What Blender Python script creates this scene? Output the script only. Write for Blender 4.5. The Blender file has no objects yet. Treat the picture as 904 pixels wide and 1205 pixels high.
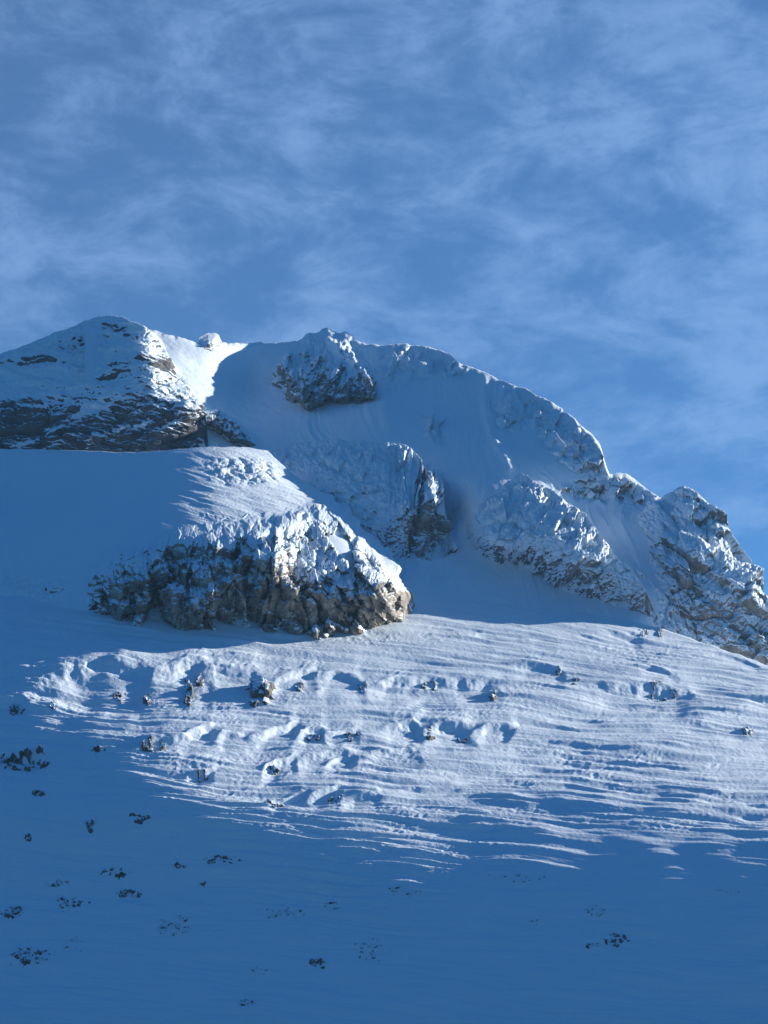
import bpy, math, random
import numpy as np

R = math.radians
SC = bpy.context.scene
COL = SC.collection
W, H = 904.0, 1205.0
PITCH = R(15.0)
FPX = (H / 2) / math.tan(R(18.0))
CAM = np.array([0.0, 0.0, 0.0])

# ------------------------------------------------------------------ helpers
def sst(a, b, x):
    t = np.clip((x - a) / (b - a), 0, 1)
    return t * t * (3 - 2 * t)

def rays(px, py):
    a = (px - W / 2) / FPX
    b = (H / 2 - py) / FPX
    x = a
    y = math.cos(PITCH) - b * math.sin(PITCH)
    z = math.sin(PITCH) + b * math.cos(PITCH)
    return x / y, z / y

def point(px, py, Y):
    """a place on the mountain seen in direction (px, py), Y metres ahead"""
    rx, rz = rays(px, py)
    return np.stack([rx * Y, Y + 0 * rx, rz * Y], -1)

_rng = np.random.RandomState(7)
_PERM = np.concatenate([_rng.permutation(256)] * 3).astype(np.int32)
_G = _rng.normal(size=(256, 3)).astype(np.float32)
_G /= np.linalg.norm(_G, axis=1, keepdims=True)

def pn(x, y, z=0.0, seed=0):
    x, y, z = np.broadcast_arrays(np.asarray(x, np.float32), np.asarray(y, np.float32), np.asarray(z, np.float32))
    x = x + seed * 17.31; y = y + seed * 5.77; z = z + seed * 9.13
    xi = np.floor(x).astype(np.int32); yi = np.floor(y).astype(np.int32); zi = np.floor(z).astype(np.int32)
    xf = x - xi; yf = y - yi; zf = z - zi
    xi &= 255; yi &= 255; zi &= 255
    u = xf * xf * xf * (xf * (xf * 6 - 15) + 10)
    v = yf * yf * yf * (yf * (yf * 6 - 15) + 10)
    w = zf * zf * zf * (zf * (zf * 6 - 15) + 10)
    def g(dx, dy, dz):
        h = _PERM[_PERM[_PERM[xi + dx] + yi + dy] + zi + dz]
        gr = _G[h]
        return gr[..., 0] * (xf - dx) + gr[..., 1] * (yf - dy) + gr[..., 2] * (zf - dz)
    def l(a, b, t): return a + (b - a) * t
    return 1.5 * l(l(l(g(0,0,0), g(1,0,0), u), l(g(0,1,0), g(1,1,0), u), v),
                   l(l(g(0,0,1), g(1,0,1), u), l(g(0,1,1), g(1,1,1), u), v), w)

def fbm(x, y, z=0.0, octv=4, seed=0, gain=0.5):
    s = 0; a = 1.0; f = 1.0
    for k in range(octv):
        s = s + a * pn(x * f, y * f, z * f, seed + k * 3); a *= gain; f *= 2.03
    return s

def billow(x, y, z=0.0, octv=4, seed=0, gain=0.5):
    """rounded lumps parted by sharp clefts, about 0..1"""
    s = 0; a = 1.0; f = 1.0; n = 0
    for k in range(octv):
        s = s + a * np.sqrt(np.abs(pn(x * f, y * f, z * f, seed + k * 3)) + 1e-4); n += a; a *= gain; f *= 2.1
    return s / n

def ridged(x, y, z=0.0, octv=4, seed=0, gain=0.5):
    s = 0; a = 1.0; f = 1.0; n = 0
    for k in range(octv):
        s = s + a * (1 - np.abs(pn(x * f, y * f, z * f, seed + k * 3)) * 1.6); n += a; a *= gain; f *= 2.1
    return s / n

def facets(x, y, seed=0, tilt=0.9, cleft=0.35):
    """broken rock: tilted facets at different depths, with clefts between them; about -1..1"""
    x = np.asarray(x, np.float32); y = np.asarray(y, np.float32)
    wx = x + 0.22 * pn(x * 1.7, y * 1.7, 3.3, seed); wy = y + 0.22 * pn(x * 1.7, y * 1.7, 8.1, seed + 1)
    xi = np.floor(wx).astype(np.int32); yi = np.floor(wy).astype(np.int32)
    f1 = np.full(x.shape, 9.0, np.float32); f2 = f1.copy(); h = np.zeros_like(f1)
    for dx in (-1, 0, 1):
        for dy in (-1, 0, 1):
            cx, cy = xi + dx, yi + dy
            k = _PERM[_PERM[(cx + seed * 37) & 255] + ((cy + seed * 11) & 255)]
            r = _G[k]
            ox = wx - (cx + 0.5 + 0.42 * np.clip(r[..., 0], -1, 1)); oy = wy - (cy + 0.5 + 0.42 * np.clip(r[..., 1], -1, 1))
            dd = np.hypot(ox, oy)
            g = _G[(k * 7 + 13) & 255]
            hh = 0.8 * r[..., 2] + tilt * (g[..., 0] * ox + g[..., 1] * oy)
            near = dd < f1
            f2 = np.where(near, f1, np.minimum(f2, dd)); h = np.where(near, hh, h); f1 = np.where(near, dd, f1)
    return h - cleft * np.exp(-((f2 - f1) / 0.07)) 

def tps(pts):
    P = np.array(pts, float)
    xy = P[:, :2] / 100.0; v = P[:, 2]; n = len(P)
    d = np.linalg.norm(xy[:, None] - xy[None], axis=-1)
    K = np.where(d > 0, d * d * np.log(d + 1e-12), 0) + np.eye(n) * 0.02
    A = np.zeros((n + 3, n + 3)); A[:n, :n] = K; A[:n, n] = 1; A[:n, n + 1:] = xy
    A[n:, :n] = A[:n, n:].T
    sol = np.linalg.solve(A, np.concatenate([v, [0, 0, 0]]))
    def f(px, py):
        x = np.asarray(px, float) / 100.0; y = np.asarray(py, float) / 100.0
        r = sol[n] + sol[n + 1] * x + sol[n + 2] * y
        for i in range(n):
            q = (x - xy[i, 0]) ** 2 + (y - xy[i, 1]) ** 2
            r = r + sol[i] * 0.5 * q * np.log(q + 1e-12)
        return r
    return f

def poly_sd(px, py, poly):
    """signed distance in pixels, positive inside"""
    P = np.array(poly, float); d = np.full(np.shape(px), 1e9); ins = np.zeros(np.shape(px), bool)
    for i in range(len(P)):
        ax, ay = P[i]; bx, by = P[(i + 1) % len(P)]
        ex, ey = bx - ax, by - ay
        t = np.clip(((px - ax) * ex + (py - ay) * ey) / (ex * ex + ey * ey + 1e-9), 0, 1)
        d = np.minimum(d, np.hypot(px - ax - t * ex, py - ay - t * ey))
        c = ((ay > py) != (by > py)) & (px < (bx - ax) * (py - ay) / (by - ay + 1e-12) + ax)
        ins ^= c
    return np.where(ins, d, -d)

def lerpc(pts):
    P = np.array(pts, float)
    return lambda x: np.interp(x, P[:, 0], P[:, 1])

def normals(P):
    du = np.gradient(P, axis=1); dv = np.gradient(P, axis=0)
    n = np.cross(du, dv)
    n /= np.linalg.norm(n, axis=-1, keepdims=True) + 1e-9
    flip = (n * P).sum(-1) > 0        # face the valley
    n[flip] *= -1
    return n

def blur(A, k):
    for _ in range(k):
        A = np.concatenate([A[:1], A, A[-1:]], 0); A = (A[:-2] + 2 * A[1:-1] + A[2:]) / 4
        A = np.concatenate([A[:, :1], A, A[:, -1:]], 1); A = (A[:, :-2] + 2 * A[:, 1:-1] + A[:, 2:]) / 4
    return A

def grid_mesh(name, P, attrs, mat, keep=None, base=None):
    ny, nx = P.shape[:2]
    idx = np.arange(ny * nx).reshape(ny, nx)
    q = np.stack([idx[:-1, :-1], idx[:-1, 1:], idx[1:, 1:], idx[1:, :-1]], -1)
    if keep is not None:
        kq = keep[:-1, :-1] | keep[:-1, 1:] | keep[1:, 1:] | keep[1:, :-1]
        q = q[kq]
    q = q.reshape(-1, 4)
    used = np.zeros(ny * nx, bool); used[q.ravel()] = True
    remap = np.cumsum(used) - 1
    V = P.reshape(-1, 3)[used]
    q = remap[q]
    if base is None:
        base = np.array([V[:, 0].mean(), V[:, 1].min(), V[:, 2].min()])
    me = bpy.data.meshes.new(name)
    me.vertices.add(len(V)); me.vertices.foreach_set('co', (V - base).astype(np.float32).ravel())
    me.loops.add(q.size); me.loops.foreach_set('vertex_index', q.astype(np.int32).ravel())
    me.polygons.add(len(q))
    me.polygons.foreach_set('loop_start', np.arange(0, q.size, 4, dtype=np.int32))
    me.polygons.foreach_set('loop_total', np.full(len(q), 4, np.int32))
    me.polygons.foreach_set('use_smooth', np.ones(len(q), bool))
    me.update(calc_edges=True)
    for k, a in attrs.items():
        at = me.attributes.new(k, 'FLOAT', 'POINT')
        at.data.foreach_set('value', np.asarray(a, np.float32).reshape(-1)[used])
    me.materials.append(mat)
    o = bpy.data.objects.new(name, me); o.location = base
    COL.objects.link(o)
    return o

def tag(o, label=None, cat=None, group=None, kind=None):
    if label: o['label'] = label
    if cat: o['category'] = cat
    if group: o['group'] = group
    if kind: o['kind'] = kind
    return o

def back_rows(P, A, n=10, step=14.0, drop=0.75):
    """carry a slope on over its ridge and down the far side"""
    rows = [P]; arows = {k: [v] for k, v in A.items()}
    last = P[-1:].copy()
    for k in range(1, n + 1):
        last = last.copy()
        s = step * (0.25 if k < 3 else 1.0) * (1 + 0.25 * max(0, k - 3))
        last[..., 1] += s
        last[..., 2] -= s * drop * (0.5 if k == 1 else 1)
        rows.append(last)
        for kk in A: arows[kk].append(A[kk][-1:])
    return np.concatenate(rows, 0), {k: np.concatenate(v, 0) for k, v in arows.items()}

def widen(P, A, left=None, right=None, n=10):
    """carry a slope on sideways past its end columns, falling by the given rate"""
    for side, rate in ((0, left), (1, right)):
        if rate is None: continue
        edge = P[:, -1:] if side else P[:, :1]
        cols, acc = [], 0.0
        for k in range(1, n + 1):
            acc += 6.0 * k
            c = edge.copy(); c[..., 0] += acc if side else -acc; c[..., 2] -= rate * acc
            c[..., 2] += 2.5 * fbm(c[..., 1] / 30.0, c[..., 2] / 30.0, acc / 40.0, 2, 3) * min(1, k / 3)
            cols.append(c)
        ext = np.concatenate(cols, 1)
        P = np.concatenate([P, ext], 1) if side else np.concatenate([ext[:, ::-1], P], 1)
        for kk in A:
            e_ = np.repeat(A[kk][:, -1:] if side else A[kk][:, :1], n, 1)
            A[kk] = np.concatenate([A[kk], e_], 1) if side else np.concatenate([e_, A[kk]], 1)
    return P, A

# ------------------------------------------------------------------ materials
def mountain_material(name, dark, mid, light, dip=0.0, stretch=(1, 1, 1), size=9.0, steep=1.6, nz0=0.62, w1=2.0, w2=1.2):
    m = bpy.data.materials.new(name); m.use_nodes = True
    nt = m.node_tree; N = nt.nodes; L = nt.links
    N.clear()
    out = N.new('ShaderNodeOutputMaterial'); b = N.new('ShaderNodeBsdfPrincipled')
    L.new(b.outputs[0], out.inputs[0])
    geo = N.new('ShaderNodeNewGeometry')
    mp = N.new('ShaderNodeMapping'); mp.inputs['Rotation'].default_value = (0, dip, 0)
    mp.inputs['Scale'].default_value = stretch
    L.new(geo.outputs['Position'], mp.inputs['Vector'])
    def noise(scale, detail, vec=None, rough=0.55, dist=0.0):
        n = N.new('ShaderNodeTexNoise'); n.inputs['Scale'].default_value = scale
        n.inputs['Detail'].default_value = detail; n.inputs['Roughness'].default_value = rough
        n.inputs['Distortion'].default_value = dist
        L.new(vec or mp.outputs[0], n.inputs['Vector']); return n.outputs['Fac']
    def math_(op, a, c, d=None, clamp=False):
        n = N.new('ShaderNodeMath'); n.operation = op; n.use_clamp = clamp
        for i, v in enumerate((a, c, d)):
            if v is None: continue
            if isinstance(v, (int, float)): n.inputs[i].default_value = v
            else: L.new(v, n.inputs[i])
        return n.outputs[0]
    at = N.new('ShaderNodeAttribute'); at.attribute_name = 'rock'
    ar = N.new('ShaderNodeAttribute'); ar.attribute_name = 'rime'
    sx = N.new('ShaderNodeSeparateXYZ'); L.new(geo.outputs['Normal'], sx.inputs[0])
    n1 = noise(1.0 / size, 6.0); n2 = noise(1.0 / (size * 0.28), 4.0, None, 0.6)
    steepness = math_('MULTIPLY', math_('SUBTRACT', nz0, sx.outputs['Z']), steep)
    s = math_('ADD', at.outputs['Fac'], steepness)
    s = math_('ADD', s, math_('MULTIPLY', math_('SUBTRACT', n1, 0.5), w1))
    s = math_('ADD', s, math_('MULTIPLY', math_('SUBTRACT', n2, 0.5), w2))
    mr = N.new('ShaderNodeMapRange'); mr.interpolation_type = 'SMOOTHSTEP'
    mr.inputs['From Min'].default_value = 0.38; mr.inputs['From Max'].default_value = 0.62
    L.new(s, mr.inputs['Value'])
    mask = mr.outputs[0]
    cr = N.new('ShaderNodeValToRGB')
    e = cr.color_ramp.elements
    e[0].position = 0.3; e[0].color = (*dark, 1); e[1].position = 0.72; e[1].color = (*light, 1)
    k = e.new(0.5); k.color = (*mid, 1)
    L.new(noise(1.0 / (size * 0.8), 8.0, None, 0.65), cr.inputs[0])
    mix = N.new('ShaderNodeMix'); mix.data_type = 'RGBA'
    L.new(mask, mix.inputs['Factor'])
    sn = N.new('ShaderNodeMix'); sn.data_type = 'RGBA'
    sn.inputs['A'].default_value = SNOW_A; sn.inputs['B'].default_value = SNOW_B
    L.new(noise(1 / 40.0, 4, geo.outputs['Position']), sn.inputs['Factor'])
    L.new(sn.outputs['Result'], mix.inputs['A']); L.new(cr.outputs[0], mix.inputs['B'])
    L.new(mix.outputs['Result'], b.inputs['Base Color'])
    rr = N.new('ShaderNodeMapRange'); rr.inputs['To Min'].default_value = 0.62; rr.inputs['To Max'].default_value = 0.85
    L.new(mask, rr.inputs['Value']); L.new(rr.outputs[0], b.inputs['Roughness'])
    b.inputs['Specular IOR Level'].default_value = 0.25
    # relief: fine grain of the snow, rime feathers, rock grain
    hf = noise(1 / 2.6, 5, geo.outputs['Position'], 0.6)
    hr = noise(1 / (size * 0.45), 6, None, 0.65)
    amp = math_('ADD', math_('MULTIPLY', ar.outputs['Fac'], 1.2), 0.16)
    h = math_('MULTIPLY', hf, amp)
    h = math_('ADD', h, math_('MULTIPLY', math_('MULTIPLY', hr, mask), 1.3))
    h = math_('SUBTRACT', h, math_('MULTIPLY', mask, 0.5))
    bp = N.new('ShaderNodeBump'); bp.inputs['Strength'].default_value = 1.0; bp.inputs['Distance'].default_value = 1.0
    L.new(h, bp.inputs['Height']); L.new(bp.outputs[0], b.inputs['Normal'])
    return m

SNOW_A = (0.71, 0.83, 0.93, 1); SNOW_B = (0.78, 0.87, 0.95, 1)
M_SLOPE = mountain_material('wind_packed_snow', (.055, .053, .05), (.14, .132, .12), (.25, .23, .20), size=7)
M_CRAG = mountain_material('brown_limestone_and_snow', (.07, .064, .057), (.29, .255, .21), (.50, .445, .365), stretch=(1, 1, .6), size=12, w1=1.5, w2=0.8)
M_STRATA = mountain_material('bedded_grey_rock_and_snow', (.028, .031, .037), (.08, .084, .09), (.18, .18, .182), dip=R(-12), stretch=(.6, .6, 1.15), size=15, w1=1.1, w2=0.6)
M_RIME = mountain_material('rime_covered_rock', (.055, .056, .06), (.20, .197, .192), (.38, .37, .35), stretch=(1, 1, .55), size=11, w1=1.5, w2=0.8, steep=1.9)

# ------------------------------------------------------------------ the snow slope in front
class Surf: pass
S = Surf()
NX, NY = 1150, 640
gx = np.linspace(-60, 964, NX)
_raw_top = lerpc([(-60, 676), (0, 684), (100, 708), (200, 728), (300, 732), (420, 728), (480, 716), (500, 706), (560, 708), (640, 716), (700, 724), (760, 735), (830, 757), (904, 783), (964, 806)])
_tx = np.arange(-100, 1001, 2.0); _tk = np.exp(-0.5 * (np.arange(-60, 61, 2.0) / 18.0) ** 2); _tk /= _tk.sum()
_ty = np.convolve(np.pad(_raw_top(_tx), 30, mode='edge'), _tk, 'valid')
s_top = lambda x: np.interp(x, _tx, _ty)
s_bot = 1232.0
lit_edge = lerpc([(-60, 815), (0, 835), (100, 870), (180, 925), (260, 985), (340, 1020), (430, 1040), (520, 1025), (600, 970), (680, 930), (780, 925), (860, 950), (904, 985), (964, 1010)])
t = np.linspace(0, 1, NY)[:, None]
PX = np.broadcast_to(gx, (NY, NX)).copy()
PY = np.broadcast_to(s_bot + (665.0 - s_bot) * t, (NY, NX)).copy()
_k = np.exp(-0.5 * (np.arange(-120, 121) / 45.0) ** 2); _k /= _k.sum()
le = np.convolve(np.pad(lit_edge(gx), 120, mode='edge'), _k, 'valid')[None]
tan_lit, tan_dark = 0.50, 1.05
d = PY - le
def hfield():
    """fall of the slope: towards us (hy) and sideways (hx)"""
    dc = (PY - (952 + 0.60 * (le - 940)))
    hy = 0.50 + 0.46 * sst(-100, 60, dc) + 0.06 * sst(60, 260, dc)
    topd = PY - s_top(gx)[None]
    hy = hy - 0.10 * (1 - sst(0, 50, topd)) * sst(430, 700, PX)
    hx = -0.14 + 0.20 * sst(-70, 40, d) + 0.06 * sst(210, 60, PX)
    hx = hx + 0.075 * sst(260, 60, PX) - 0.05 * sst(600, 850, PX) * sst(60, -60, d)
    return hy, hx
hy, hx = hfield()
te = rays(PX, PY)[1]
ic = NX // 2
Yc = np.zeros(NY); Yc[0] = 800
for j in range(1, NY):
    tm = 0.5 * (te[j, ic] + te[j - 1, ic]); th = 0.5 * (hy[j, ic] + hy[j - 1, ic])
    Yc[j] = Yc[j - 1] * np.exp((te[j, ic] - te[j - 1, ic]) / max(th - tm, 0.05))
# swing sideways from the middle column, row by level row
dYdx = blur(-hx / np.maximum(hy - te, 0.12), 14)
Y = np.broadcast_to(Yc[:, None], (NY, NX))
x_m = (PX - gx[ic]) / FPX * Y
cum = np.cumsum(0.5 * (dYdx[:, 1:] + dYdx[:, :-1]) * np.diff(x_m, axis=1), axis=1)
cum = np.concatenate([np.zeros((NY, 1)), cum], 1); cum -= cum[:, ic:ic + 1]
Y = blur(Y + cum, 30)
_PYR = PY[:, 0].copy(); _YR = Y
PY = s_bot + (s_top(gx)[None] - s_bot) * t
_i = np.clip((_PYR[0] - PY) / (_PYR[0] - _PYR[-1]) * (NY - 1), 0, NY - 1.001); _i0 = _i.astype(int); _c = np.arange(NX)[None]
Y = _YR[_i0, _c] * (1 - (_i - _i0)) + _YR[_i0 + 1, _c] * (_i - _i0)
d = PY - le
te = rays(PX, PY)[1]
S.gx, S.top, S.Y = gx, s_top, Y
def YS(px, py):
    px = np.asarray(px, float); py = np.asarray(py, float)
    i = np.clip((px - gx[0]) / (gx[-1] - gx[0]) * (NX - 1), 0, NX - 1.001)
    j = np.clip((s_bot - py) / (s_bot - s_top(px)) * (NY - 1), 0, NY - 1.001)
    i0 = i.astype(int); j0 = j.astype(int); fi = i - i0; fj = j - j0
    return (Y[j0, i0] * (1 - fi) * (1 - fj) + Y[j0, i0 + 1] * fi * (1 - fj) + Y[j0 + 1, i0] * (1 - fi) * fj + Y[j0 + 1, i0 + 1] * fi * fj)

# marker0
P = point(PX, PY, Y)
# wind drifts: low scarps with a sharp lip, a hollow in front of it
#   (x0, y0, x1, y1, hollow depth in px, lip height m)
DRIFTS = [
    (45, 788, 190, 778, 52, 15), (176, 786, 250, 778, 40, 9), (238, 786, 308, 784, 34, 7), (322, 798, 372, 784, 22, 6), (366, 792, 428, 796, 22, 6), (428, 800, 520, 794, 22, 6), (500, 800, 586, 796, 24, 7),
    (600, 780, 664, 788, 14, 4.5), (690, 800, 818, 816, 26, 9), (690, 742, 756, 747, 12, 3.5), (755, 783, 795, 791, 9, 3),
    (780, 848, 884, 858, 12, 4), (880, 816, 950, 826, 14, 5), (838, 766, 904, 786, 8, 2.5),
    (212, 870, 254, 856, 16, 5), (250, 866, 300, 860, 15, 4), (294, 866, 352, 848, 18, 5), (352, 862, 384, 856, 16, 5), (384, 864, 424, 856, 14, 4), (450, 855, 498, 849, 20, 7), (502, 858, 556, 850, 20, 7), (558, 858, 604, 851, 15, 6),
    (312, 902, 350, 888, 14, 5), (345, 890, 418, 884, 18, 4.5), (385, 896, 412, 888, 9, 3), (440, 884, 496, 878, 17, 4), (316, 940, 362, 930, 12, 5), (356, 938, 404, 926, 12, 5), (404, 938, 452, 934, 13, 4),
    (158, 878, 222, 866, 15, 5), (220, 910, 254, 903, 10, 4), (-20, 826, 32, 820, 16, 6), (560, 742, 620, 748, 9, 2.5), (480, 735, 540, 739, 9, 2),
    (-20, 888, 58, 886, 20, 7), (640, 840, 720, 847, 9, 2), (520, 905, 600, 909, 9, 2), (290, 745, 380, 752, 9, 2), (620, 870, 700, 876, 8, 2), (460, 930, 540, 926, 10, 2.5), (100, 905, 170, 915, 10, 2),
]
dz = np.zeros((NY, NX)); scarp = np.zeros((NY, NX))
wob = 5.0 * fbm(PX / 45.0, PY / 30.0, 0, 4, 21, 0.5)
wobx = 8.0 * fbm(PX / 30.0, PY / 20.0, 5.0, 2, 22)
for k, (x0, y0, x1, y1, hp, hm) in enumerate(DRIFTS):
    u = (PX + wobx - x0) / (x1 - x0)
    m = sst(-0.15, 0.35, u) * sst(1.08, 0.8, u) * (0.85 + 0.35 * fbm(PX / 40.0, PY / 40.0, k * 3.1, 2, 23))
    arc = -0.22 * hp * (4 * np.clip(u, 0, 1) * (1 - np.clip(u, 0, 1)) - 0.5) * 0.6
    yc = y0 + (y1 - y0) * u + wob * min(1, hp / 20.0) + arc
    tt = (PY - yc) / hp
    g = np.where(tt < 0, 0.30 * np.exp(np.minimum(tt, 0) / 0.8) + 0.2 * np.exp(np.minimum(tt, 0) / 0.16), 0.5 - 1.15 * sst(0, 0.36, tt) + 0.65 * sst(0.6, 1.9, tt))
    dz += 0.72 * hm * m * g
    scarp = np.maximum(scarp, m * sst(-0.02, 0.12, tt) * sst(0.55, 0.3, tt) * min(1.0, hm / 6.0))
# sastrugi: long wind ribs running down to the right, feathered across
slope_dir = 0.085 + 0.10 * sst(500, 850, PX) * sst(880, 720, PY) + 0.03 * sst(820, 720, PY)
q = PY - slope_dir * (PX - 450)
q = q + 5.0 * fbm(PX / 170.0, PY / 60.0, 0, 2, 31)
zone = sst(120, -40, d + 26 * fbm(PX / 120.0, PY / 55.0, 2.0, 3, 41))
zone = np.clip(zone + 0.0, 0, 1)
n1 = fbm(PX / 130.0, q / 4.6, 0, 2, 51); n2 = fbm(PX / 300.0, q / 10.5, 3.0, 2, 52)
patch2 = sst(0.0, 0.5, fbm(PX / 75.0, PY / 22.0, 14.0, 2, 57))
n3 = ridged((PX + 0.9 * q) / 9.5, q / 5.0, 1.0, 2, 53) - 0.6
n4 = fbm((PX - 0.5 * q) / 7.0, q / 3.2, 7.0, 2, 54)
patch = sst(-0.25, 0.35, fbm(PX / 60.0, q / 16.0, 4.0, 2, 55))
dz += zone * (1 + 0.7 * np.exp(-((d - 10) / 70.0) ** 2)) * (1.25 * n1 * (0.45 + patch) + 1.35 * n2 + (0.06 + 0.5 * patch2) * n3 + 0.1 * n4) * (Y / 1100.0)
dz += 2.6 * fbm(PX / 150.0 + .3 * PY / 50.0, PY / 42.0, 0, 3, 61) * (0.4 + 0.6 * np.exp(-((d + 30) / 90.0) ** 2))
dz += (1 - zone) * (0.7 * fbm(PX / 110.0, q / 9.0, 9.0, 3, 62) + 1.6 * fbm((PX + 1.2 * PY) / 160.0, (PY - .3 * PX) / 34.0, 9.0, 2, 63))
P[..., 2] += dz
S.P = P.copy(); S.PX = PX; S.PY = PY
def PS(px, py):
    """points on the finished slope surface"""
    i = np.clip((px - gx[0]) / (gx[-1] - gx[0]) * (NX - 1), 0, NX - 1.001)
    j = np.clip((s_bot - py) / (s_bot - s_top(px)) * (NY - 1), 0, NY - 1.001)
    i0 = i.astype(int); j0 = j.astype(int); fi = (i - i0)[..., None]; fj = (j - j0)[..., None]
    Q = S.P
    return Q[j0, i0] * (1 - fi) * (1 - fj) + Q[j0, i0 + 1] * fi * (1 - fj) + Q[j0 + 1, i0] * (1 - fi) * fj + Q[j0 + 1, i0 + 1] * fi * fj
rock = -1.6 + 1.1 * scarp * sst(0.05, 0.5, fbm(PX / 16.0, PY / 30.0, 0, 3, 71))
rime = 0.25 * zone + 0.1
PB, AB = back_rows(P, {'rock': rock, 'rime': rime}, 12, 12, 0.55)
# carry the slope on below the frame down to the valley
low = []
for k in range(8, 0, -1):
    r0 = P[:1].copy(); r0[..., 1] -= 45 * k; r0[..., 2] -= 36 * k; low.append(r0)
PB = np.concatenate(low + [PB], 0)
for k_ in AB: AB[k_] = np.concatenate([AB[k_][:1]] * 8 + [AB[k_]], 0)
PB, AB = widen(PB, AB, 0.02, 0.16)
tag(grid_mesh('snow_slope', PB, AB, M_SLOPE), kind='structure')

# valley floor, one sheet out to the horizon
def flat_sheet():
    n = 60
    xs = np.linspace(-16000, 16000, n); ys = np.linspace(-16000, 16000, n)
    X, Yy = np.meshgrid(xs, ys)
    Z = -470 + 30 * fbm(X / 3000, Yy / 3000, 0, 3, 5)
    tag(grid_mesh('ground', np.stack([X, Yy, Z], -1), {'rock': Z * 0 - 2, 'rime': Z * 0}, M_VALLEY), kind='structure')
M_VALLEY = bpy.data.materials.new('low_bounce_valley'); M_VALLEY.use_nodes = True  # unseen ground, coloured dark to keep bounce light off the shaded snow
_b = M_VALLEY.node_tree.nodes['Principled BSDF']; _n = M_VALLEY.node_tree.nodes.new('ShaderNodeTexNoise'); _r = M_VALLEY.node_tree.nodes.new('ShaderNodeValToRGB')
_g = M_VALLEY.node_tree.nodes.new('ShaderNodeNewGeometry'); _n.inputs['Scale'].default_value = 0.004; _n.inputs['Detail'].default_value = 8
M_VALLEY.node_tree.links.new(_g.outputs['Position'], _n.inputs['Vector']); M_VALLEY.node_tree.links.new(_n.outputs['Fac'], _r.inputs[0]); M_VALLEY.node_tree.links.new(_r.outputs[0], _b.inputs['Base Color'])
_r.color_ramp.elements[0].color = (.018, .03, .022, 1); _r.color_ramp.elements[0].position = .45; _r.color_ramp.elements[1].color = (.06, .08, .06, 1); _r.color_ramp.elements[1].position = .7
_b.inputs['Roughness'].default_value = 0.9
flat_sheet()

# ------------------------------------------------------------------ layers behind
def layer(x0, x1, nx, ny, top, bot, Yf, jit=0.0, seed=0, lip=0.0):
    px = np.linspace(x0, x1, nx)
    tp = top(px) + jit * fbm(px / 14.0, 0 * px, 0, 4, seed)
    tt = np.linspace(0, 1, ny)[:, None]
    b = bot(px)
    py = b[None] + (tp - b)[None] * tt
    pxx = np.broadcast_to(px, (ny, nx)).copy()
    Yv = Yf(pxx, py)
    if lip:      # the crest rounds over
        wl = 6.0 + 4.0 * fbm(px / 30.0, 0 * px, 2.0, 2, seed + 1)
        Yv = Yv + lip * np.clip(0.7 + 1.6 * fbm(px / 22.0, 0 * px, 6.0, 3, seed + 2), 0.0, 1.6)[None] * np.clip(1 - (py - tp[None]) / np.maximum(wl, 2.0)[None], 0, 1) ** 2
    return pxx, py, Yv

# -- the mountain bowl and skyline
d_top = lerpc([(100, 382), (160, 386), (185, 391), (215, 397), (232, 404), (244, 400), (262, 403), (330, 404), (360, 400), (385, 397), (420, 402), (450, 407), (480, 404), (505, 407), (530, 417), (545, 430), (570, 438), (600, 453), (620, 460), (640, 468), (662, 480), (680, 497), (695, 508), (706, 523), (713, 548), (717, 558), (736, 557), (752, 568), (775, 584), (800, 592), (850, 640), (900, 705), (964, 760)])
d_bot = lerpc([(100, 600), (300, 640), (450, 720), (560, 740), (700, 760), (904, 800), (964, 830)])
ys = lambda x, y: float(YS(x, y))
def up(x, y1, m=0.74):
    """distance of a face of fall m that rises from the upper edge of the snow slope, where it is seen at height y1"""
    y0 = float(s_top(x)) + 2; Y0 = ys(x, y0) + 4
    t0 = float(rays(x, y0)[1]); t1 = float(rays(x, y1)[1])
    return (m * Y0 - t0 * Y0) / (m - t1)
D_PTS = [(100, 600, 1600), (300, 640, 1560), (450, 725, ys(470, 722) + 20), (500, 710, ys(500, 710) + 4), (560, 712, ys(560, 712) + 6), (610, 716, up(610, 716)), (640, 722, up(640, 722)),
         (700, 738, up(700, 738)), (800, 775, 1470), (904, 815, 1500), (480, 690, up(480, 690)), (500, 680, up(500, 680)), (530, 680, up(530, 680)), (560, 680, up(560, 680)), (470, 655, up(490, 655)), (500, 655, up(500, 655)), (530, 652, up(530, 652)), (560, 650, up(560, 650)), (600, 665, up(600, 665)), (640, 682, up(640, 682)), (680, 700, up(680, 700)), (720, 714, up(720, 714)), (760, 728, up(760, 728)),
         (600, 640, 1472), (660, 640, 1525), (700, 650, 1520), (740, 620, 1545), (720, 690, 1460),
         (500, 600, up(500, 600) + 50), (445, 655, up(490, 655) + 8), (400, 620, 1520), (340, 600, 1570),
         (240, 520, 1625), (225, 470, 1665), (205, 420, 1725), (188, 394, 1770), (150, 400, 1720), (150, 520, 1600), (100, 390, 1690),
         (262, 490, 1680), (268, 440, 1790), (290, 446, 1830), (255, 405, 1815), (230, 400, 1800), (310, 520, 1650), (330, 460, 1780), (330, 405, 1900), (390, 400, 1910), (420, 460, 1770), (380, 520, 1660), (450, 520, 1620),
         (520, 560, 1560), (540, 500, 1660), (480, 440, 1800), (505, 408, 1880), (550, 434, 1800), (600, 500, 1640), (620, 462, 1720), (650, 520, 1615), (680, 500, 1650), (700, 545, 1590), (714, 552, 1598),
         (600, 580, 1530), (560, 600, 1510), (690, 575, 1590), (740, 560, 1615), (776, 585, 1595), (720, 600, 1580)]
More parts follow.
